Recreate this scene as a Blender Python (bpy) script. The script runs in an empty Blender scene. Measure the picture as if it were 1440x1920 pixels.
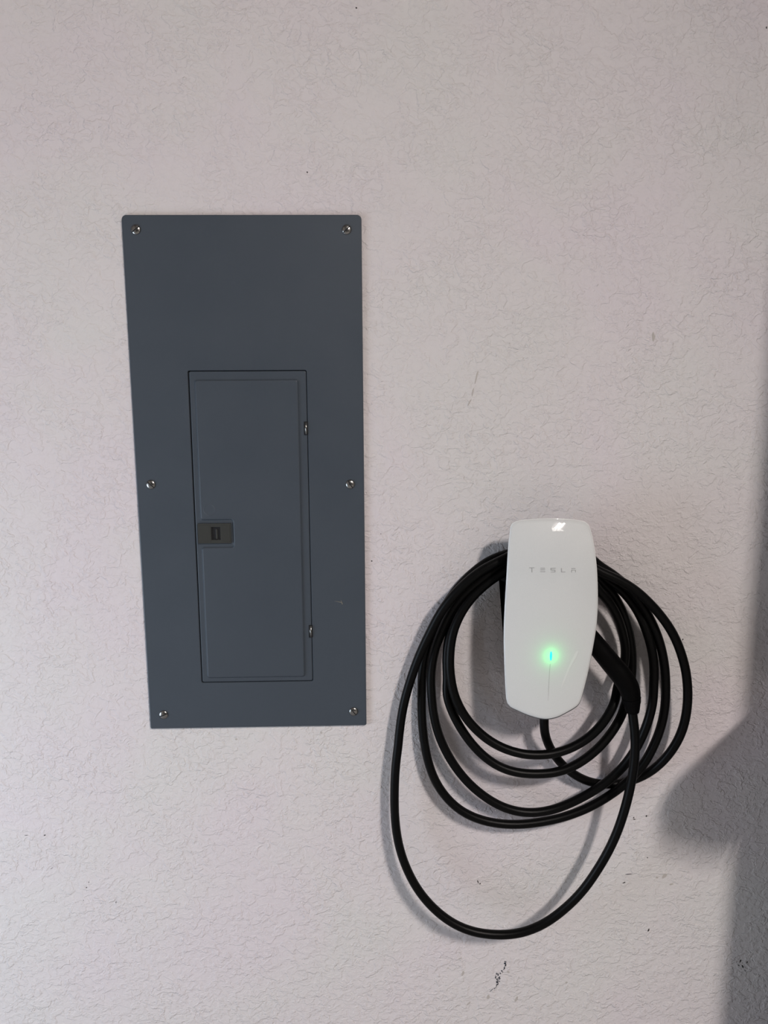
import bpy, bmesh, math, random
import numpy as np
from mathutils import Vector, Matrix

C = bpy.context.scene.collection
scene = bpy.context.scene

# ------------------------------------------------------------------ camera
CAM_D, CAM_Z, FPX = 1.33, 1.50, 1442.0          # metres from the wall, lens height, focal length in px of 1440x1920
PITCH, YAW, ROLL = -0.15876913, 0.024658, -0.00583832

def cam_axes():
    f = np.array([math.sin(YAW)*math.cos(PITCH), math.cos(YAW)*math.cos(PITCH), math.sin(PITCH)])
    rt = np.array([math.cos(YAW), -math.sin(YAW), 0.])
    up = np.cross(rt, f)
    return f, rt*math.cos(ROLL)+up*math.sin(ROLL), -rt*math.sin(ROLL)+up*math.cos(ROLL)
FW, RT, UP = cam_axes()
cam = bpy.data.cameras.new('camera')
cam.sensor_fit = 'VERTICAL'; cam.sensor_height = 36; cam.sensor_width = 27
cam.lens = FPX/1920*36
cam.clip_start = 0.02; cam.clip_end = 60
co = bpy.data.objects.new('camera', cam); C.objects.link(co)
m = Matrix(((RT[0], UP[0], -FW[0], 0), (RT[1], UP[1], -FW[1], -CAM_D), (RT[2], UP[2], -FW[2], CAM_Z), (0, 0, 0, 1)))
co.matrix_world = m
scene.camera = co

def at(px, py, d):
    """point of the photograph (1440x1920) on the plane d metres in front of the wall (wall = plane y 0)"""
    v = FW*FPX + RT*(px-720) + UP*(960-py)
    t = (CAM_D-d)/v[1]
    return Vector((v[0]*t, -d, CAM_Z+v[2]*t))

# ------------------------------------------------------------------ world, lights, exposure
w = bpy.data.worlds.new('world'); scene.world = w; w.use_nodes = True
bg = w.node_tree.nodes['Background']
bg.inputs[0].default_value = (0.80, 0.88, 1.0, 1); bg.inputs[1].default_value = 0.010

def area(name, loc, target, sx, sy, power, col, spin=None):
    l = bpy.data.lights.new(name, 'AREA'); l.shape = 'RECTANGLE'; l.size = sx; l.size_y = sy
    l.energy = power; l.color = col
    o = bpy.data.objects.new(name, l); C.objects.link(o); o.location = loc
    if target is None: o.rotation_euler = (0, 0, spin or 0)
    else: o.rotation_euler = (Vector(target)-Vector(loc)).to_track_quat('-Z', 'Y').to_euler()
    return o
LAMP = Vector((1.68, -3.55, 3.74))
for dx in (-0.08, 0.08):                       # two fluorescent tubes running away from the wall
    tl_ = area('tube_light', (LAMP.x+dx, LAMP.y, LAMP.z), None, 0.045, 1.0, 131, (1.0, 0.912, 0.868))
    tl_.rotation_euler = (0, math.radians(28), 0)          # length along the room, facing down and to the left
# bluish daylight fill, let in through an added window in the left wall
FILL_WIN = (-1.35, -0.45, 0.10, 1.30)                # y0, y1, z0, z1 of the added opening
area('daylight_fill', (-1.86, (FILL_WIN[0]+FILL_WIN[1])/2, (FILL_WIN[2]+FILL_WIN[3])/2), (0, (FILL_WIN[0]+FILL_WIN[1])/2, (FILL_WIN[2]+FILL_WIN[3])/2), 0.86, 1.16, 26, (0.71, 0.84, 1.0))

scene.view_settings.view_transform = 'Standard'; scene.view_settings.look = 'None'
scene.view_settings.exposure = 0.0; scene.view_settings.gamma = 1.0
scene.view_settings.use_curve_mapping = False

# ------------------------------------------------------------------ materials
def mat(name, col, rough=0.5, metal=0.0, coat=0.0, spec=0.5):
    mt = bpy.data.materials.new(name); mt.use_nodes = True
    b = mt.node_tree.nodes['Principled BSDF']
    b.inputs['Base Color'].default_value = (*col, 1); b.inputs['Roughness'].default_value = rough
    b.inputs['Metallic'].default_value = metal; b.inputs['Coat Weight'].default_value = coat
    b.inputs['Coat Roughness'].default_value = 0.04
    b.inputs['Specular IOR Level'].default_value = spec
    return mt
class NT:
    def __init__(s, m): s.t = m.node_tree; s.b = s.t.nodes['Principled BSDF']
    def n(s, typ, **kw):
        nd = s.t.nodes.new(typ)
        for k, v in kw.items(): setattr(nd, k, v)
        return nd
    def l(s, a, b): s.t.links.new(a, b)
    def geo(s):
        if not hasattr(s, 'g'): s.g = s.n('ShaderNodeTexCoord').outputs['Object']
        return s.g
    def noise(s, scale, detail=2, rough=0.5, dist=0.0, vec=None, mp=None):
        nd = s.n('ShaderNodeTexNoise')
        nd.inputs['Scale'].default_value = scale; nd.inputs['Detail'].default_value = detail
        nd.inputs['Roughness'].default_value = rough; nd.inputs['Distortion'].default_value = dist
        v = vec or s.geo()
        if mp:
            m_ = s.n('ShaderNodeMapping'); m_.inputs['Scale'].default_value = mp[0]; m_.inputs['Location'].default_value = mp[1]
            if len(mp) > 2: m_.inputs['Rotation'].default_value = mp[2]
            s.l(v, m_.inputs[0]); v = m_.outputs[0]
        s.l(v, nd.inputs['Vector']); return nd.outputs['Fac']
    def ramp(s, x, stops):
        r = s.n('ShaderNodeValToRGB'); e = r.color_ramp.elements
        while len(e) < len(stops): e.new(0.5)
        for el, (p, c) in zip(e, stops):
            el.position = p; el.color = (c, c, c, 1) if not isinstance(c, tuple) else (*c, 1)
        s.l(x, r.inputs[0]); return r.outputs[0]
    def math(s, op, a, b=None):
        nd = s.n('ShaderNodeMath', operation=op)
        for i, x in enumerate((a, b)):
            if x is None: continue
            if isinstance(x, (int, float)): nd.inputs[i].default_value = x
            else: s.l(x, nd.inputs[i])
        return nd.outputs[0]
    def bump(s, h, dist, strength=1.0, normal=None):
        nd = s.n('ShaderNodeBump'); nd.inputs['Distance'].default_value = dist; nd.inputs['Strength'].default_value = strength
        s.l(h, nd.inputs['Height'])
        if normal: s.l(normal, nd.inputs['Normal'])
        return nd.outputs[0]

# painted knock-down drywall
def wall_material():
    mt = mat('knockdown_wall_paint', (0.60, 0.56, 0.545), 0.62, spec=0.35); t = NT(mt)
    a = t.noise(38, 4, 0.55, 0.5, mp=((1, 1, 1.15), (0, 0, 0)))     # trowelled flakes one to three cm across
    b = t.noise(62, 4, 0.55, 0.4, mp=((1, 1, 1.3), (7, 3, 1)))
    pa = t.ramp(a, [(0.0, 0.0), (0.50, 0.0), (0.555, 1.0), (0.66, 0.6), (1.0, 0.4)])
    pb = t.ramp(b, [(0.0, 0.0), (0.48, 0.0), (0.545, 0.8), (0.66, 0.45), (1.0, 0.3)])
    patch = t.ramp(t.noise(9, 3), [(0.32, 0.4), (0.55, 1.0)])   # flakes fade in and out over the wall
    patch2 = t.ramp(t.noise(8, 3, mp=((1, 1, 1), (3, 9, 4))), [(0.34, 0.35), (0.56, 1.0)])
    h = t.math('ADD', t.math('MULTIPLY', pa, patch), t.math('MULTIPLY', pb, patch2))
    h = t.math('ADD', h, t.math('MULTIPLY', t.noise(90, 3, 0.55), 1.5))
    h = t.math('ADD', h, t.math('MULTIPLY', t.noise(600, 2, 0.6), 0.22))
    t.l(t.bump(h, 0.00070, 1.0), t.b.inputs['Normal'])
    # camera colour cast put into the base colour: faint pinkish and greenish patches
    tint = t.ramp(t.noise(3.2, 2, 0.5, 0.4), [(0.36, (0.69, 0.67, 0.66)), (0.5, (0.70, 0.665, 0.667)), (0.64, (0.705, 0.655, 0.675))])
    t.l(tint, t.b.inputs['Base Color'])
    return mt
M_WALL = wall_material()
def grey_metal():
    mt = mat('grey_enamelled_steel', (0.050, 0.064, 0.081), 0.42, spec=0.42); t = NT(mt)
    h = t.noise(900, 2, 0.6)
    t.l(t.bump(h, 0.00006, 0.8), t.b.inputs['Normal'])
    r = t.ramp(t.noise(9, 3), [(0.3, 0.40), (0.7, 0.52)]); t.l(r, t.b.inputs['Roughness'])
    return mt
M_GREY = grey_metal()
M_DARK = mat('black_gap', (0.006, 0.007, 0.009), 0.8)
M_LATCH = mat('olive_black_plastic', (0.026, 0.028, 0.024), 0.55)
M_SCREW = mat('zinc_plated_steel', (0.30, 0.30, 0.29), 0.26, metal=1.0)
M_RUBBER = mat('black_rubber_cable', (0.0016, 0.0017, 0.0017), 0.40, spec=0.13)
t_ = NT(M_RUBBER); t_.l(t_.bump(t_.noise(260, 2), 0.0002, 0.35), t_.b.inputs['Normal'])
M_PLASTIC = mat('black_moulded_plastic', (0.001, 0.001, 0.0011), 0.5, spec=0.08)
M_BEZEL = mat('grey_bezel', (0.16, 0.165, 0.17), 0.3, spec=0.5)
M_EDGE = mat('clear_glass_edge', (0.86, 0.88, 0.88), 0.08, coat=1.0)
M_LETTER = mat('grey_print', (0.36, 0.37, 0.375), 0.5)
M_LED = mat('green_indicator', (0.0, 0.6, 0.5), 0.3)
_b = M_LED.node_tree.nodes['Principled BSDF']
_b.inputs['Emission Color'].default_value = (0.02, 0.85, 0.75, 1); _b.inputs['Emission Strength'].default_value = 1.1
def glass_face():
    mt = mat('white_backed_glass', (0.68, 0.70, 0.695), 0.45, coat=0.8, spec=0.15); t = NT(mt)
    f = t.noise(1500, 2, 0.5)
    c = t.ramp(f, [(0.3, (0.63, 0.66, 0.655)), (0.7, (0.68, 0.705, 0.70))])
    t.l(c, t.b.inputs['Base Color'])
    s1 = t.noise(26, 3, 0.6, 0.6, mp=((1, 1, 0.22), (0, 0, 0), (0, 0.45, 0)))     # wiped smears
    t.l(t.ramp(s1, [(0.40, 0.015), (0.75, 0.05)]), t.b.inputs['Coat Roughness'])
    return mt
M_GLASS = glass_face()
M_SMEAR = mat('dried_smear', (0.80, 0.82, 0.81), 0.5)
M_SCUFF = mat('blue_black_scuff', (0.018, 0.03, 0.045), 0.7)
M_SPECK = mat('dark_speck', (0.03, 0.028, 0.027), 0.8)
M_FAINT = mat('faint_brown_scuff', (0.48, 0.45, 0.42), 0.8)
M_CONC = mat('garage_concrete', (0.40, 0.29, 0.28), 0.7)
t_ = NT(M_CONC); t_.l(t_.ramp(t_.noise(6, 6, 0.65), [(0.3, (0.27, 0.265, 0.26)), (0.7, (0.33, 0.32, 0.31))]), t_.b.inputs['Base Color'])
M_CEIL = mat('ceiling_paint', (0.24, 0.23, 0.225), 0.8)
M_WOOD = mat('oiled_wood', (0.22, 0.13, 0.07), 0.5)
t_ = NT(M_WOOD); t_.l(t_.ramp(t_.noise(14, 4, 0.6, 1.2, mp=((0.1, 2, 2), (0, 0, 0))), [(0.3, (0.17, 0.095, 0.05)), (0.7, (0.27, 0.165, 0.09))]), t_.b.inputs['Base Color'])
M_CAB = mat('dark_cabinet_paint', (0.05, 0.05, 0.055), 0.5)
M_LAMPBOX = mat('white_lamp_housing', (0.75, 0.75, 0.74), 0.5)

# ------------------------------------------------------------------ helpers
def link(name, me, material, parent=None, smooth=False):
    o = bpy.data.objects.new(name, me); C.objects.link(o)
    if material: me.materials.append(material)
    if parent is not None:
        o.parent = parent; o.matrix_parent_inverse = parent.matrix_world.inverted() if parent.type != 'EMPTY' else Matrix.Translation(parent.location).inverted()
    if smooth:
        for p in me.polygons: p.use_smooth = True
    return o
def obj(name, bm, material, parent=None, smooth=False):
    bmesh.ops.recalc_face_normals(bm, faces=bm.faces)
    me = bpy.data.meshes.new(name); bm.to_mesh(me); bm.free()
    return link(name, me, material, parent, smooth)
def empty(name, loc, label, cat, group=None):
    o = bpy.data.objects.new(name, None); C.objects.link(o); o.location = loc
    o.empty_display_size = 0.05
    return tag(o, label, cat, group)
def tag(o, label, cat, group=None):
    o['label'] = label; o['category'] = cat
    if group: o['group'] = group
    return o
def box(bm, lo, hi, bev=0.0):
    r = bmesh.ops.create_cube(bm, size=1.0)
    vs = r['verts']
    for v in vs:
        for i in range(3): v.co[i] = (lo[i]+hi[i])/2 + v.co[i]*(hi[i]-lo[i])
    if bev > 0:
        es = list({e for v in vs for e in v.link_edges})
        bmesh.ops.bevel(bm, geom=es, offset=bev, segments=2, affect='EDGES', profile=0.5)
def rounded(pts, radii, seg=6):
    """2D polygon (x,z) with rounded corners"""
    out = []; n = len(pts)
    for i in range(n):
        p = Vector(pts[i]); a = Vector(pts[i-1])-p; b = Vector(pts[(i+1) % n])-p
        r = radii[i] if isinstance(radii, (list, tuple)) else radii
        if r <= 0: out.append(p); continue
        ang = a.angle(b); t = min(r/math.tan(ang/2), a.length*0.45, b.length*0.45)
        r2 = t*math.tan(ang/2)
        c = p + (a.normalized()+b.normalized()).normalized()*(r2/math.sin(ang/2))
        s = p+a.normalized()*t-c; e = p+b.normalized()*t-c
        a0 = math.atan2(s.y, s.x); a1 = math.atan2(e.y, e.x)
        d = (a1-a0+math.pi) % (2*math.pi)-math.pi
        for k in range(seg+1): out.append(c+Vector((math.cos(a0+d*k/seg), math.sin(a0+d*k/seg)))*r2)
    return out
def inset(pts, d):
    """offset of a closed 2D loop towards its inside"""
    n = len(pts); A = sum(pts[i-1].x*pts[i].y-pts[i].x*pts[i-1].y for i in range(n))
    sg = 1 if A > 0 else -1; out = []
    for i in range(n):
        e1 = (pts[i]-pts[i-1]); e2 = (pts[(i+1) % n]-pts[i])
        if e1.length < 1e-9: e1 = e2
        if e2.length < 1e-9: e2 = e1
        n1 = Vector((-e1.y, e1.x)).normalized()*sg; n2 = Vector((-e2.y, e2.x)).normalized()*sg
        nn = n1+n2; nn = nn/max(1e-6, nn.length_squared)*2
        if nn.length > 3: nn = nn.normalized()*3
        out.append(pts[i]+nn*d)
    return out
def plate(bm, loop, prof, cap=True, base=True):
    """rings of a 2D (x,z) loop: prof = [(inset, depth in front of the wall), ...] from back to front"""
    rings = []
    for ins, d in prof:
        L = inset(loop, ins) if ins else loop
        rings.append([bm.verts.new((p.x, -d, p.y)) for p in L])
    n = len(loop)
    for r0, r1 in zip(rings, rings[1:]):
        for i in range(n): bm.faces.new((r0[i-1], r0[i], r1[i], r1[i-1]))
    if cap: bm.faces.new(rings[-1])
    if base: bm.faces.new(rings[0][::-1])
    return rings
def xz(px, py, d):
    p = at(px, py, d); return Vector((p.x, p.z))

# ------------------------------------------------------------------ structure
bm = bmesh.new(); box(bm, (-3.6, 0, 0), (2.6, 0.12, 3.95)); wall = obj('wall_back', bm, M_WALL); wall['kind'] = 'structure'
bm = bmesh.new(); box(bm, (-3.6, -6.0, -0.1), (2.6, 0.12, 0)); o = obj('floor', bm, M_CONC); o['kind'] = 'structure'
bm = bmesh.new(); box(bm, (-3.6, -6.0, 3.95), (2.6, 0.12, 4.05)); o = obj('ceiling', bm, M_CEIL); o['kind'] = 'structure'
bm = bmesh.new()
for y0, y1, za, zb_ in ((-6.0, FILL_WIN[0], 0, 3.95), (FILL_WIN[1], 0.0, 0, 3.95), (FILL_WIN[0], FILL_WIN[1], 0, FILL_WIN[2]), (FILL_WIN[0], FILL_WIN[1], FILL_WIN[3], 3.95)):
    box(bm, (-1.84, y0, za), (-1.72, y1, zb_))
o = obj('wall_left', bm, M_CEIL); o['kind'] = 'structure'
bm = bmesh.new()
for y0, y1, za, zb_ in ((FILL_WIN[0], FILL_WIN[1], FILL_WIN[2], FILL_WIN[2]+.04), (FILL_WIN[0], FILL_WIN[1], FILL_WIN[3]-.04, FILL_WIN[3]), (FILL_WIN[0], FILL_WIN[0]+.04, FILL_WIN[2], FILL_WIN[3]), (FILL_WIN[1]-.04, FILL_WIN[1], FILL_WIN[2], FILL_WIN[3])):
    box(bm, (-1.82, y0, za), (-1.75, y1, zb_))
o = obj('fill_window', bm, M_CEIL); o['kind'] = 'structure'  # added window frame round the fill light's opening
bm = bmesh.new(); box(bm, (2.6, -6.0, 0), (2.72, 0.12, 3.95)); o = obj('wall_right', bm, M_CEIL); o['kind'] = 'structure'

# scuffs and specks on the wall: thin flakes of dirt, children of the wall
random.seed(7)
def flakes(name, items, material):
    bm = bmesh.new()
    for px, py, wpx, hpx, ang in items:
        c = at(px, py, 0); s = 0.00096
        n = 7; ca, sa = math.cos(ang), math.sin(ang); vs = []; vb = []
        for k in range(n):
            a = 2*math.pi*k/n; rr = random.uniform(0.65, 1.15)
            x, z = math.cos(a)*wpx*0.5*s*rr, math.sin(a)*hpx*0.5*s*rr
            X, Z = c.x+x*ca-z*sa, c.z+x*sa+z*ca
            vs.append(bm.verts.new((X, -0.00035, Z))); vb.append(bm.verts.new((X, 0.0, Z)))
        bm.faces.new(vs)
        for k in range(n): bm.faces.new((vs[k-1], vs[k], vb[k], vb[k-1]))
    o = obj(name, bm, material, wall); return o
blue = []
for k in range(46):                                   # the blue-black scrape low on the wall
    t = random.random()
    if random.random() < 0.45: t = 0.55+0.45*t
    x = 948+(927-948)*t + 3*math.sin(t*9); y = 1803+(1852-1803)*t
    wd = 2.2+2.6*(0.3 < t < 0.95)
    blue.append((x+random.gauss(0, wd*0.45), y+random.gauss(0, 1.2), random.uniform(1, 3.2), random.uniform(1.5, 5), random.uniform(-.8, .2)))
blue += [(922, 1856, 1.0, 11, -.8), (947, 1806, 5, 5, 0)]
flakes('scuff_mark', blue, M_SCUFF)
flakes('scuff_mark', [(1388, 1802, 3, 8, -.3), (1392, 1812, 3, 9, .5), (1385, 1810, 2, 5, .6), (1401, 1804, 3, 5, -.3), (1397, 1820, 2, 5, .4), (1216, 1744, 3, 9, -.3), (1179, 1639, 16, 1.5, .05),
    (1170, 1655, 7, 2.5, .4), (1188, 1533, 4, 2, .6), (1212, 1530, 3, 5, -.5), (1190, 1536, 6, 2, 0), (1214, 1608, 2.5, 2.5, 0)], M_SPECK)
flakes('speck', [(166.3, 1654, 1.6, 2.4, 0), (162.3, 1664, 2.2, 3.0, -.4), (156.5, 1688, 1.6, 1.6, 0), (217.5, 1692, 1.4, 6, -.3), (576, 323, 2.2, 3, 0), (668, 15, 3, 3, .4), (1280, 1199, 2.5, 4, -.4),
    (896, 1653, 2, 9, .3), (900, 1657, 2, 4, -.3), (84, 1566, 4, 3, 0), (50, 1566, 8, 1, 0), (97, 1628, 1, 8, -1), (1437, 52, 2, 4, 0), (697, 1052, 3, 3, 0), (714, 1001, 1.5, 2, 0)], M_SPECK)
flakes('faint_scuff', [(893, 708, 3, 26, -.25), (886, 735, 3, 18, -.2), (880, 755, 2.5, 16, -.5), (1225, 632, 6, 20, .05), (863, 1797, 10, 4, .5), (840, 1815, 4, 3, 0), (862, 1786, 6, 2, -.1), (868, 1825, 5, 14, -.4), (878, 1882, 4, 12, -.7),
    (1062, 1842, 5, 5, 0), (953, 1822, 5, 8, .5), (1246, 1642, 9, 14, -.5), (1258, 1658, 10, 3, .2), (1232, 1645, 5, 4, 0), (1352, 1483, 8, 3, 1), (602, 1374, 5, 4, 0), (443, 1386, 5, 4, 0), (1350, 1466, 2, 6, 0), (968, 1873, 6, 16, -.3), (915, 1870, 7, 12, 0), (1192, 1598, 12, 2, .5)], M_FAINT)

# ------------------------------------------------------------------ breaker panel
pc = xz(470, 1365, 0)
panel = empty('breaker_panel', (pc.x, 0, pc.y), 'blue-grey steel electrical panel cover mounted flush on the textured wall left of the white charger', 'electrical panel')
DP = 0.006
TL, TR, BR, BL = xz(227, 403, DP), xz(678, 402, DP), xz(687, 1360, DP), xz(282, 1367, DP)
x0 = (TL.x+BL.x)/2; x1 = (TR.x+BR.x)/2; z1 = (TL.y+TR.y)/2; z0 = (BL.y+BR.y)/2
print('panel', x1-x0, z1-z0)
outer = rounded([(x0, z1), (x1, z1), (x1, z0), (x0, z0)], [0.0075, 0.0075, 0.003, 0.003])
# door opening and door share the same measured corners
a, b, c, d = xz(350.5, 695, DP), xz(575.5, 694, DP), xz(586.5, 1276.5, DP), xz(379, 1281, DP)
dx0, dx1, dz1, dz0 = (a.x+d.x)/2, (b.x+c.x)/2, (a.y+b.y)/2, (c.y+d.y)/2
hole = rounded([(dx0, dz1), (dx1, dz1), (dx1, dz0), (dx0, dz0)], 0.003, 4)
bm = bmesh.new()
def ring(L, dd): return [bm.verts.new((p.x, -dd, p.y)) for p in L]
o_r = [ring(outer, 0.0002), ring(outer, DP-0.0016), ring(inset(outer, 0.0005), DP-0.0005), ring(inset(outer, 0.0016), DP)]
h_r = [ring(hole, 0.0012), ring(hole, DP-0.0009), ring(inset(hole, -0.0004), DP-0.0002), ring(inset(hole, -0.0012), DP)]
for R_ in (o_r, h_r):
    for r0, r1 in zip(R_, R_[1:]):
        for i in range(len(r0)): bm.faces.new((r0[i-1], r0[i], r1[i], r1[i-1]))
es = [bm.edges.get((r[i-1], r[i])) for r in (o_r[-1], h_r[-1]) for i in range(len(r))]
bmesh.ops.triangle_fill(bm, edges=es, use_beauty=True, use_dissolve=False)
obj('cover', bm, M_GREY, panel)
bm = bmesh.new(); box(bm, (dx0-0.004, -0.0012, dz0-0.004), (dx1+0.004, -0.0004, dz1+0.004)); obj('inner_panel', bm, M_DARK, panel)
# door
door_loop = rounded([(dx0+0.0022, dz1-0.0012), (dx1-0.0010, dz1-0.0012), (dx1-0.0010, dz0+0.0011), (dx0+0.0016, dz0+0.0011)], 0.0028, 4)
bm = bmesh.new(); plate(bm, door_loop, [(0, 0.0014), (0, 0.0046), (0.0006, 0.0053), (0.0014, 0.0056)])
door = obj('door', bm, M_GREY, panel)
def P(px, py, dd=0.007): return xz(px, py, dd)
fl = (P(363, 711).x+P(388, 1272).x)/2; fr = (P(560, 711).x+P(573, 1268).x)/2
ft = P(460, 711).y; fb = P(480, 1271).y
nt, nb, nr = P(400, 976).y, P(400, 1025).y, P(436, 1000).x
print('field', fl-dx0, dx1-fr, dz1-ft, fb-dz0)
field = rounded([(fl, ft), (fr, ft), (fr, fb), (fl, fb), (fl, nb), (nr, nb), (nr, nt), (fl, nt)], [.0055, .0055, .0055, .0055, .0055, .003, .003, .0055], 5)
bm = bmesh.new(); plate(bm, field, [(0, 0.0050), (0.0002, 0.0057), (0.0012, 0.0065), (0.0024, 0.0080), (0.0036, 0.0084)])
obj('raised_field', bm, M_GREY, door)
# circular stamp on the door
cc = P(392.5, 956.5, .0084); bm = bmesh.new(); n = 32
prof = [(0.0086, .0083), (0.0092, .0087), (0.0098, .0087), (0.0104, .0083)]
rg = [[bm.verts.new((cc.x+r*math.cos(2*math.pi*i/n), -dd, cc.y+r*math.sin(2*math.pi*i/n))) for i in range(n)] for r, dd in prof]
for r0, r1 in zip(rg, rg[1:]):
    for i in range(n): bm.faces.new((r0[i-1], r0[i], r1[i], r1[i-1]))
obj('round_stamp', bm, M_GREY, door, True)
# latch
l0, l1 = P(370.5, 980).x, P(433, 980).x; lt, lb = P(400, 981.5).y, P(400, 1018.5).y
w0, w1 = P(396.5, 1000).x, P(413.5, 1000).x; wt, wb = P(400, 988).y, P(400, 1012).y
bm = bmesh.new()
for lo, hi in (((l0, lb), (w0, lt)), ((w1, lb), (l1, lt)), ((w0, wt), (w1, lt)), ((w0, lb), (w1, wb))):
    box(bm, (lo[0], -0.0088, lo[1]), (hi[0], -0.0057, hi[1]))
bmesh.ops.remove_doubles(bm, verts=bm.verts, dist=1e-6)
latch = obj('latch', bm, M_LATCH, door)
latch['label'] = 'dark olive plastic door latch with a finger slot'
bm = bmesh.new(); box(bm, (w0, -0.0062, wb), (w1, -0.0058, wt)); obj('finger_slot', bm, M_DARK, latch)
bm = bmesh.new(); box(bm, (l0+.0018, -0.0091, lb+.0028), (w0-.0012, -0.0086, lt-.0028), .0002)
box(bm, (w1+.0012, -0.0091, lb+.0028), (l1-.0022, -0.0086, lt-.0028), .0002); obj('slide', bm, M_LATCH, latch)
bm = bmesh.new(); box(bm, ((w0+w1)/2-.0003, -0.0078, wb+.001), ((w0+w1)/2+.0028, -0.0060, wt-.004), .0004); obj('catch', bm, M_LATCH, latch)
# hinges: small bright knuckles in a dark slot
for hx, hy in ((573.6, 803), (582.6, 1184)):
    q = P(hx, hy, .007); bm = bmesh.new()
    box(bm, (q.x-.0036, -.0060, q.y-.0115), (q.x+.0036, -.0050, q.y+.0115)); hs = obj('hinge', bm, M_DARK, door)
    bm = bmesh.new()
    bmesh.ops.create_cone(bm, cap_ends=True, segments=20, radius1=.0023, radius2=.0023, depth=.0205, matrix=Matrix.Translation((q.x+.0003, -.0068, q.y)))
    obj('hinge_pin', bm, M_SCREW, hs, True)
# six slotted round-head screws
def screw(px, py, ang):
    q = at(px, py, DP+0.002); R_ = 0.0082; bm = bmesh.new(); n = 32
    rings = []
    for k in range(9):
        a_ = k/8*math.pi/2*0.98; rings.append([bm.verts.new((R_*math.cos(a_)*math.cos(2*math.pi*i/n), -0.0034*math.sin(a_), R_*math.cos(a_)*math.sin(2*math.pi*i/n))) for i in range(n)])
    for r0, r1 in zip(rings, rings[1:]):
        for i in range(n): bm.faces.new((r0[i-1], r0[i], r1[i], r1[i-1]))
    bm.faces.new(rings[-1])
    for v in bm.verts: v.co += Vector((q.x, -DP+0.0001, q.z))
    s = obj('screw', bm, M_SCREW, panel, True)
    bm = bmesh.new(); box(bm, (-0.0072, -0.0031, -0.00075), (0.0072, -0.0005, 0.00075))
    ln = Matrix.Rotation(ang, 4, 'Y')
    for v in bm.verts:
        f = v.co.x/0.0072
        v.co = ln @ v.co
    # curved slot following the dome
    bm.free(); bm = bmesh.new(); N = 12; top = []; 
    for k in range(N+1):
        x = -0.0076+0.0152*k/N; dome = 0.0034*math.sqrt(max(0, 1-(x/R_)**2))+0.00012
        for s_ in (-1, 1):
            v = bm.verts.new(ln @ Vector((x, -dome, s_*0.00085))); top.append(v)
    for k in range(N): bm.faces.new((top[2*k], top[2*k+1], top[2*k+3], top[2*k+2]))
    for v in bm.verts: v.co += Vector((q.x, -DP+0.0001, q.z))
    me = bpy.data.meshes.new('slot'); bm.to_mesh(me); bm.free()
    link('slot', me, M_DARK, s)
for px, py, a_ in ((254, 430, -.65), (650, 430, -.75), (282.3, 908.8, .75), (656.8, 908.3, 1.0), (306.3, 1341, -.35), (663, 1335, .9)): screw(px, py, a_)
# scratch in the enamel
bm = bmesh.new()
for (ax, ay, bx_, by_, w_) in ((627, 1127, 640, 1129.5, .0006), (639, 1125, 642, 1133, .0008)):
    p0, p1 = at(ax, ay, DP+.0002), at(bx_, by_, DP+.0002); dr = (p1-p0).normalized(); nn = Vector((-dr.z, 0, dr.x))*w_
    v = [bm.verts.new(p) for p in (p0-nn*.2, p0+nn*.2, p1+nn, p1-nn)]; bm.faces.new(v)
obj('enamel_scratch', bm, mat('bare_metal_scratch', (.22, .2, .16), .5), panel)

# ------------------------------------------------------------------ wall charger
FACE = [(967,978.7),(985,975.3),(1012,973.3),(1035,972.8),(1056.7,973.5),(1078,975.2),(1092.5,977.5),(1099,980),(1103.6,985),(1107,993),(1110.5,1006),(1115,1030.6),(1119.0,1066.4),
 (1120.6,1106.7),(1120.2,1142.5),(1117.6,1176),(1111.4,1214),(1101.5,1263.4),(1090.6,1306),(1088,1314),(1084,1321),(1077,1327),(1056.7,1338.5),(1043.3,1344.5),(1028,1347.6),
 (1012,1346.5),(989.6,1340),(967.2,1330.2),(958,1325.5),(953,1320),(950.6,1312),(949.2,1299),(946.8,1252),(945.6,1196),(946.8,1151.5),(950.6,1084.3),(953.9,1028.4),(956.8,1000),(958.2,989),(961.5,982)]
def closed_spline(pts, step):
    out = []; n = len(pts)
    for i in range(n):
        p0, p1, p2, p3 = (Vector(pts[(i+k-1) % n]) for k in range(4))
        L = (p2-p1).length; ns = max(1, round(L/step))
        for k in range(ns):
            t = k/ns
            out.append(0.5*((2*p1)+(p2-p0)*t+(2*p0-5*p1+4*p2-p3)*t*t+(3*p1-p0-3*p2+p3)*t**3))
    return out
zt, zb = xz(1030, 973, .105).y, xz(1028, 1348, .105).y; zc, zh = (zt+zb)/2, (zt-zb)/2
xc = xz(1032, 1160, .108).x
def face_depth(x, z):
    v = (z-zc)/zh; u = (x-xc)/0.078
    d_ = 0.1100-0.0022*v*v-0.0064*u*u
    if v > 0.50: d_ -= 0.0200*((v-0.50)/0.50)**2
    return d_
loop = []
for px, py in closed_spline([Vector(p) for p in FACE], 5):
    dd = .107
    for _ in range(4): q = xz(px, py, dd); dd = face_depth(q.x, q.y)
    loop.append(q)
charger = empty('wall_charger', (xc, 0, zb), 'white glass-faced electric car wall charger with lit green slit, black cable coiled round it', 'car charger')
cen = Vector((xc, zc))
bm = bmesh.new(); n = len(loop)
rings = []
base = [(0.0, 0.0058), (0.0, 0.0014), (0.0004, 0.0005), (0.0012, 0.0)]
for ins, back in base:
    L = inset(loop, ins) if ins else loop
    rings.append([bm.verts.new((p.x, -(face_depth(p.x, p.y)-back), p.y)) for p in L])
L0 = inset(loop, 0.0012)
for s in (.97, .92, .85, .75, .62, .48, .34, .2, .08):
    L = [cen+(p-cen)*s for p in L0]
    rings.append([bm.verts.new((p.x, -face_depth(p.x, p.y), p.y)) for p in L])
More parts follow.
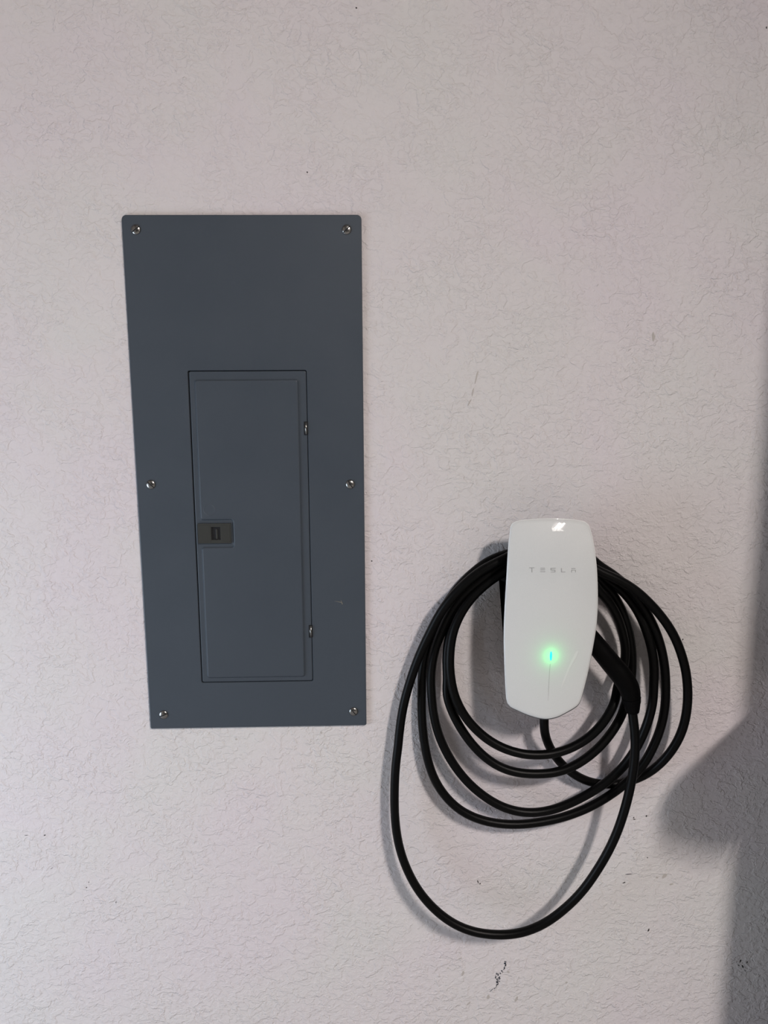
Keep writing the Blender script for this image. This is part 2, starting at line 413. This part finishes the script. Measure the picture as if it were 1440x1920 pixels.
for r0, r1 in zip(rings, rings[1:]):
    for i in range(n): bm.faces.new((r0[i-1], r0[i], r1[i], r1[i-1]))
bm.faces.new(rings[-1]); bm.faces.new(rings[0][::-1])
face = obj('glass_face', bm, M_GLASS, charger, True)
# shiny polished rim standing round the glass
def rim(name, o_out, o_in, f_back, b_back, material, sh=(0, 0)):
    bm = bmesh.new(); rr = []
    for ins, back in ((o_in, b_back), (o_out, b_back), (o_out, f_back+.0003), (o_out+.0003*(1 if o_in > o_out else -1), f_back), (o_in, f_back)):
        L = inset(loop, ins); rr.append([bm.verts.new((p.x+sh[0], -(face_depth(p.x, p.y)-back), p.y+sh[1])) for p in L])
    for k in range(len(rr)):
        r0, r1 = rr[k], rr[(k+1) % len(rr)]
        for i in range(n): bm.faces.new((r0[i-1], r0[i], r1[i], r1[i-1]))
    return obj(name, bm, material, charger, True)
rim('glass_edge', -0.0006, 0.0010, 0.0010, 0.0050, M_EDGE)
rim('gasket', -0.0004, 0.004, 0.0058, 0.0078, M_PLASTIC, (.0014, -.0030))
rim('bezel', -0.0010, 0.004, 0.0078, 0.0100, M_BEZEL, (.0020, -.0042))
# black body behind the glass: broad lower shell, narrow neck on which the cable hangs
z_body = xz(1030, 1082, .06).y
bm = bmesh.new()
plate(bm, inset(loop, 0.002), [(0.007, .0900-.006), (0.003, .0930-.004), (0.003, .0975-.004)])
for v in bm.verts:                                  # follow the bowed face
    v.co.y += (0.1100-face_depth(v.co.x, v.co.z))
obj('front_shell', bm, M_PLASTIC, charger)
low = []
for p in loop:
    low.append(Vector((p.x, min(p.y, z_body+0.012*(1-((p.x-xc)/.08)**2)))))
low = closed_spline([low[i] for i in range(0, n, 2)], 0.004)
bm = bmesh.new(); plate(bm, low, [(0.0178, .0003), (0.0152, .030), (0.0095, .060), (0.006, .082)])
body = obj('body', bm, M_PLASTIC, charger)
nk = rounded([(xc-.040, z_body-.01), (xc+.040, z_body-.01), (xc+.034, z_body+.028), (xc-.034, z_body+.028)], .008)
# cable outlet nipple at the bottom
q = at(1020.5, 1348, .052); bm = bmesh.new()
bmesh.ops.create_cone(bm, cap_ends=True, segments=28, radius1=.0105, radius2=.0125, depth=.022, matrix=Matrix.Translation((q.x, q.y, q.z+.022)))
obj('cable_outlet', bm, M_PLASTIC, charger, True)
# lettering: five letters made of bars, pixel boxes of the photograph at 12x zoom
def bar(bm, X0, Y0, X1, Y1):
    vs = []
    for X, Y in ((X0, Y0), (X1, Y0), (X1, Y1), (X0, Y1)):
        px, py = 980+X/12, 1040+Y/12; q = xz(px, py, .109); dd = face_depth(q.x, q.y)+.00012
        vs.append(at(px, py, dd))
    f = bm.faces.new([bm.verts.new(v) for v in vs])
    r = bmesh.ops.extrude_face_region(bm, geom=[f])
    for v in [g for g in r['geom'] if isinstance(g, bmesh.types.BMVert)]: v.co.y += .0003
LET = dict(T=[(148,290,265,303),(199,303,217,398)], E=[(402,299,503,311),(400,337,503,348),(398,377,508,390)],
 S=[(630,301,740,313),(630,313,644,342),(630,342,735,354),(721,354,735,384),(635,384,735,396)], L=[(864,305,880,385),(864,385,960,397)],
 A=[(1095,305,1188,318),(1094,343,1196,355),(1094,355,1108,400),(1182,355,1196,400)])
for k, bars in LET.items():
    bm = bmesh.new()
    for b_ in bars: bar(bm, *b_)
    obj('letter', bm, M_LETTER, face)
# status light
q = xz(1033, 1230, .110); dd = face_depth(q.x, q.y); bm = bmesh.new()
bmesh.ops.create_uvsphere(bm, u_segments=20, v_segments=12, radius=1)
LEDP = at(1033, 1230, dd)
for v in bm.verts: v.co = Vector((v.co.x*.0018, v.co.y*.0006, v.co.z*.0082))+Vector((LEDP.x, -dd-.0001, LEDP.z))
led = obj('status_light', bm, M_LED, face, True); led['label'] = 'glowing green slit'
pl = bpy.data.lights.new('status_glow', 'POINT'); pl.energy = 0.0065; pl.color = (0.0, 1.0, 0.16); pl.shadow_soft_size = 0.0
for dz, k in ((0.003, 1), (-0.003, 1)):
    lo_ = bpy.data.objects.new('status_glow', pl); C.objects.link(lo_); lo_.location = (LEDP.x, -dd-.0125, LEDP.z+dz)
# thin vertical mark under the light, and a dried smear
def streak(name, pts, wid, material):
    bm = bmesh.new(); prev = None
    for k, (px, py) in enumerate(pts):
        qq = xz(px, py, .109); c_ = at(px, py, face_depth(qq.x, qq.y)+.00008)
        px2, py2 = pts[min(k+1, len(pts)-1)]; px1, py1 = pts[max(k-1, 0)]
        dr = Vector((px2-px1, 0, -(py2-py1))).normalized(); nn = Vector((-dr.z, 0, dr.x))*wid[k]*.00045
        a1, b1 = bm.verts.new(c_+nn), bm.verts.new(c_-nn)
        if prev: bm.faces.new((prev[0], a1, b1, prev[1]))
        prev = (a1, b1)
    return obj(name, bm, material, face)
streak('groove', [(1031.5, 1245), (1030, 1265), (1028.8, 1290), (1027.6, 1314)], [.8, .8, .9, .3], mat('fine_mark', (.42, .43, .43), .4))

M_SMEAR2 = mat('wiped_smear', (0.70, 0.72, 0.715), 0.45, coat=0.8)
streak('smear', [(1084, 1220), (1079, 1227), (1073, 1238), (1066, 1254), (1059, 1272), (1052, 1290)], [2, 7, 7, 4.5, 3.5, 1], M_SMEAR2)
streak('smear', [(1016, 1105.5), (1021, 1105), (1027, 1105.8)], [.6, 1.3, .4], M_SMEAR2)

# ------------------------------------------------------------------ charging cable with its connector
def Z(s, ox, oy, X, Y, d): return (ox+X/s, oy+Y/s, d)
z2 = lambda X, Y, d: Z(4.8, 700, 1000, X, Y, d)
z3 = lambda X, Y, d: Z(4.8, 1050, 1020, X, Y, d)
z4 = lambda X, Y, d: Z(2.4, 720, 1300, X, Y, d)
zA = lambda X, Y, d: Z(5.76, 780, 1280, X, Y, d)
zC = lambda X, Y, d: Z(4.8, 1010, 1280, X, Y, d)
path = [
 (1020.5, 1330, .052), (1020.5, 1350, .052), zC(47,420,.050), zC(62,490,.046), zC(95,575,.038), zC(150,665,.032), zC(230,758,.028), zC(330,835,.025), zC(445,890,.021), zC(560,912,.017), zC(700,915,.012),
 zC(870,870,.013), zC(1000,805,.020), zC(1125,700,.030), zC(1225,570,.038), zC(1293,430,.044), zC(1330,280,.048), zC(1343,130,.051), z3(1148,1280,.052), z3(1133,1140,.055), z3(1090,980,.057), z3(1025,820,.060), z3(935,680,.062),
 z3(830,555,.064), z3(700,430,.066), z3(570,345,.067), z3(450,285,.068), z3(345,245,.067),
 (1085,1047,.064), (1040,1040,.060), (990,1052,.054),
 # L5
 z2(1170,350,.050), z2(1060,420,.048), z2(940,520,.048), z2(840,635,.048), z2(765,760,.050), z2(712,900,.052), z2(690,1050,.054), z2(685,1200,.056), z2(702,1340,.057), zA(405,110,.058), zA(455,240,.059), zA(530,370,.060), zA(635,495,.061), zA(760,605,.062), zA(900,690,.064), zA(1050,748,.065), zA(1200,780,.066), z4(640,275,.066), z4(720,278,.066), z4(800,262,.065), z4(880,227,.063), z4(955,170,.060), z4(1012,95,.056), z4(1045,25,.050),
 z3(510,1290,.036), z3(572,1120,.030), z3(592,960,.030), z3(565,800,.032), z3(515,650,.036), z3(440,520,.040), z3(350,425,.044),
 (1090,1068,.046), (1040,1052,.042), (990,1056,.036),
 # L4
 z2(1165,335,.032), z2(1050,410,.030), z2(925,510,.029), z2(810,635,.029), z2(735,770,.030), z2(690,900,.031), z2(663,1050,.033), z2(660,1200,.034), z2(668,1350,.036), zA(322,100,.038), zA(360,240,.040), zA(420,380,.042), zA(500,520,.045), zA(600,660,.048), zA(720,785,.050), zA(855,885,.052), zA(1000,950,.054), zA(1150,980,.055), z4(700,363,.056), z4(780,355,.056), z4(860,325,.055), z4(945,265,.052), z4(1015,190,.046), z4(1070,100,.038),
 z3(598,1400,.024), z3(640,1240,.018), z3(650,1050,.014), z3(638,880,.014), z3(598,700,.016), z3(540,555,.018), z3(460,425,.021), z3(355,330,.024),
 (1090,1048,.030), (1040,1038,.036), (990,1040,.042),
 # L3
 z2(1190,255,.046), z2(1080,330,.046), z2(960,420,.044), z2(840,520,.042), z2(740,640,.038), z2(660,780,.034), z2(600,920,.030), z2(552,1060,.027), z2(525,1200,.026), z2(517,1350,.027), zA(165,50,.028), zA(172,200,.029), zA(197,380,.030), zA(240,550,.032), zA(302,700,.033), zA(390,860,.034), zA(500,1010,.035), zA(620,1135,.036), zA(760,1245,.037), zA(900,1328,.037), zA(1050,1382,.037), zA(1200,1405,.037),
 zC(0,1168,.037), zC(150,1138,.037), zC(300,1078,.038), zC(450,1000,.039), zC(600,905,.040), zC(715,805,.041), zC(815,690,.043), zC(895,560,.045), zC(958,420,.046), zC(1005,280,.047), zC(1032,150,.047),
 z3(842,1280,.046), z3(848,1120,.045), z3(828,950,.043), z3(785,800,.040), z3(735,670,.036), z3(660,540,.032), z3(560,420,.027), z3(440,330,.023), z3(345,285,.020),
 (1090,1040,.018), (1040,1030,.017), (990,1029,.018),
 # L2
 z2(1190,190,.019), z2(1080,225,.019), z2(970,290,.018), z2(860,385,.016), z2(760,490,.014), z2(660,630,.012), z2(580,780,.011), z2(515,930,.010), z2(465,1080,.010), z2(442,1220,.012), z2(436,1360,.014), zA(63,50,.017), zA(60,250,.020), zA(68,450,.022), zA(90,650,.024), zA(130,850,.026), zA(192,1030,.027), zA(290,1195,.028), zA(420,1335,.029), zA(570,1432,.030), zA(730,1492,.030), zA(900,1524,.030), zA(1080,1532,.030), zA(1250,1520,.030),
 zC(150,1230,.029), zC(300,1185,.028), zC(450,1125,.027), zC(600,1040,.026), zC(730,950,.027), zC(840,855,.029), zC(940,740,.031), zC(1020,600,.033), zC(1085,450,.035), zC(1125,300,.037), zC(1143,150,.038),
 z3(952,1290,.039), z3(948,1150,.040), z3(922,980,.041), z3(880,830,.042), z3(820,690,.042), z3(735,540,.043), z3(625,400,.044), z3(500,290,.045), z3(420,235,.046), z3(340,190,.047),
 (1090,1030,.050), (1040,1020,.056), (990,1025,.061),
 # L1: the long loop
 z2(1190,225,.064), z2(1080,275,.065), z2(970,335,.065), z2(860,420,.063), z2(760,515,.060), z2(665,625,.056), z2(580,755,.050), z2(505,905,.044), z2(430,1060,.040), z2(375,1200,.036), z2(325,1350,.034), z2(280,1510,.033), z2(248,1680,.033), z2(225,1880,.034),
 z4(66,220,.035), z4(52,330,.036), z4(47,450,.037), z4(50,570,.038), z4(66,680,.040), z4(98,780,.046), z4(150,880,.050), z4(220,965,.054), z4(310,1035,.058), z4(410,1075,.061), z4(520,1087,.063), z4(620,1077,.065), z4(720,1037,.066), z4(810,972,.068), z4(890,893,.070), z4(960,795,.072),
 z4(1020,690,.073), z4(1062,590,.076), z4(1095,480,.078), z4(1118,370,.079), z4(1130,270,.079), z4(1130,180,.078), z3(668,1640,.076), z3(655,1540,.074), z3(648,1490,.073)]
def open_spline(pts, step=0.004):
    P_ = [Vector(p) for p in pts]; out = []
    for i in range(len(P_)-1):
        p0 = P_[max(i-1, 0)]; p1 = P_[i]; p2 = P_[i+1]; p3 = P_[min(i+2, len(P_)-1)]
        ns = max(1, round((p2-p1).length/step))
        for k in range(ns):
            t = k/ns; out.append(0.5*((2*p1)+(p2-p0)*t+(2*p0-5*p1+4*p2-p3)*t*t+(3*p1-p0-3*p2+p3)*t**3))
    out.append(P_[-1]); return out
def smooth_path(pts, it):
    for _ in range(it):
        q = [p.copy() for p in pts]
        for i in range(1, len(pts)-1): q[i] = pts[i]*.5+(pts[i-1]+pts[i+1])*.25
        pts = q
    return pts
def tube(bm, pts, radii, seg=20, flat=1.0):
    t0 = (pts[1]-pts[0]).normalized(); nrm = t0.orthogonal().normalized(); prev = None
    for i, p in enumerate(pts):
        t = (pts[min(i+1, len(pts)-1)]-pts[max(i-1, 0)]).normalized()
        nrm = (nrm-t*nrm.dot(t)).normalized(); bn = t.cross(nrm)
        r = radii[i] if isinstance(radii, list) else radii
        R_ = []
        for k in range(seg):
            a_ = 2*math.pi*k/seg; off = nrm*math.cos(a_)*r+bn*math.sin(a_)*r
            off.y *= flat
            R_.append(bm.verts.new(p+off))
        if prev:
            for k in range(seg): bm.faces.new((prev[k-1], prev[k], R_[k], R_[k-1]))
        else: bm.faces.new(R_[::-1])
        prev = R_
    bm.faces.new(prev)
CR = 0.0080
cable_pts = smooth_path(open_spline([at(*p) for p in path]), 24)
for p in cable_pts: p.y = min(p.y, -CR-0.0004)
bm = bmesh.new(); tube(bm, cable_pts, CR)
cable = obj('charging_cable', bm, M_RUBBER, None, True)
tag(cable, 'black rubber charging cable looped in coils on the wall charger, one long loop hanging low', 'cable')
# connector handle
cp = [z3(180,720,.072), z3(250,820,.072), z3(330,915,.072), z3(400,1000,.073), z3(470,1085,.073), z3(530,1155,.074), z3(582,1225,.074), z3(618,1290,.074), z3(636,1350,.074), z3(643,1400,.074), z3(648,1440,.0735), z3(651,1480,.073), z3(652,1512,.073)]
rad = [.0160, .0165, .0168, .0172, .0176, .0180, .0182, .0178, .0168, .0150, .0140, .0126, .0112]
pp = [at(*p) for p in cp]
dense = smooth_path(open_spline(pp, .003), 2)
def interp_r(p):
    best = min(range(len(pp)-1), key=lambda i: ((pp[i]+pp[i+1])/2-p).length)
    ab = pp[best+1]-pp[best]; t = max(0, min(1, (p-pp[best]).dot(ab)/ab.length_squared)); return rad[best]*(1-t)+rad[best+1]*t
bm = bmesh.new(); tube(bm, dense, [interp_r(p) for p in dense], 28)
conn = obj('connector_handle', bm, M_PLASTIC, cable, True)
for p_ in conn.data.polygons: p_.use_smooth = True
bm = bmesh.new()
i_ = [i for i, p in enumerate(dense) if (p-at(*z3(643,1405,.074))).length < .006]
seg_ = dense[i_[0]:i_[-1]+1]; tube(bm, seg_, [interp_r(p)+.0008 for p in seg_], 28); obj('collar', bm, M_PLASTIC, conn)

# ------------------------------------------------------------------ unseen things beside and behind the camera that shape the light
sx = xz(1480, 1272, 0)  # unseen cabinet and shelf, shaped to cast the shade on the right
cab = empty('shade_cabinet', (sx.x+.46, -0.22, 0), 'unseen tall dark cabinet with a wooden shelf, shaped to shade the wall right of the charger', 'cabinet')
bm = bmesh.new(); box(bm, (sx.x+.012, -0.36, 0), (sx.x+.92, -0.004, 2.7), .003); obj('body', bm, M_CAB, cab)
for k in (0, 1):
    bm = bmesh.new(); box(bm, (sx.x+.017+.454*k, -0.378, .03), (sx.x+.462+.454*k, -0.3602, 2.69), .002); dr_ = obj('door', bm, M_CAB, cab)
    bm = bmesh.new(); box(bm, (sx.x+.425+.065*k-.008, -0.396, 1.0), (sx.x+.425+.065*k+.008, -0.3785, 1.16), .003); obj('handle', bm, M_SCREW, dr_)
top_out = [(sx.x-.005, .002), (sx.x-.07, .13), (sx.x-.13, .24), (sx.x-.14, .30), (sx.x-.11, .35), (sx.x-.04, .375), (sx.x+.0115, .38), (sx.x+.0115, .002)]  # shelf outline bent so that its shadow runs diagonally
bm = bmesh.new(); lo_v = [bm.verts.new((x, -y, sx.y-.035)) for x, y in top_out]; hi_v = [bm.verts.new((x, -y, sx.y)) for x, y in top_out]
bm.faces.new(hi_v); bm.faces.new(lo_v[::-1])
for k in range(len(top_out)): bm.faces.new((lo_v[k-1], lo_v[k], hi_v[k], hi_v[k-1]))
bmesh.ops.bevel(bm, geom=bm.edges[:], offset=.003, segments=2, affect='EDGES')
shelf = obj('shade_shelf', bm, M_WOOD, cab); shelf['label'] = 'unseen oiled wooden shelf, shaped to shade the lower right wall'
lamp = empty('ceiling_lamp', (LAMP.x, LAMP.y, 3.95), 'white two-tube fluorescent ceiling lamp behind the camera', 'lamp')
bm = bmesh.new(); box(bm, (LAMP.x-.22, LAMP.y-.62, LAMP.z+.05), (LAMP.x+.22, LAMP.y+.62, 3.95), .006); obj('housing', bm, M_LAMPBOX, lamp)
for k, y in enumerate((LAMP.y+.50, LAMP.y-.56)):                 # deep plates added to cut the tubes' light high on the wall
    bm = bmesh.new(); box(bm, (LAMP.x-.22, y, LAMP.z-.22), (LAMP.x+.22, y+.03, LAMP.z+.0495), .002); obj('cutoff_plate', bm, M_LAMPBOX, lamp)
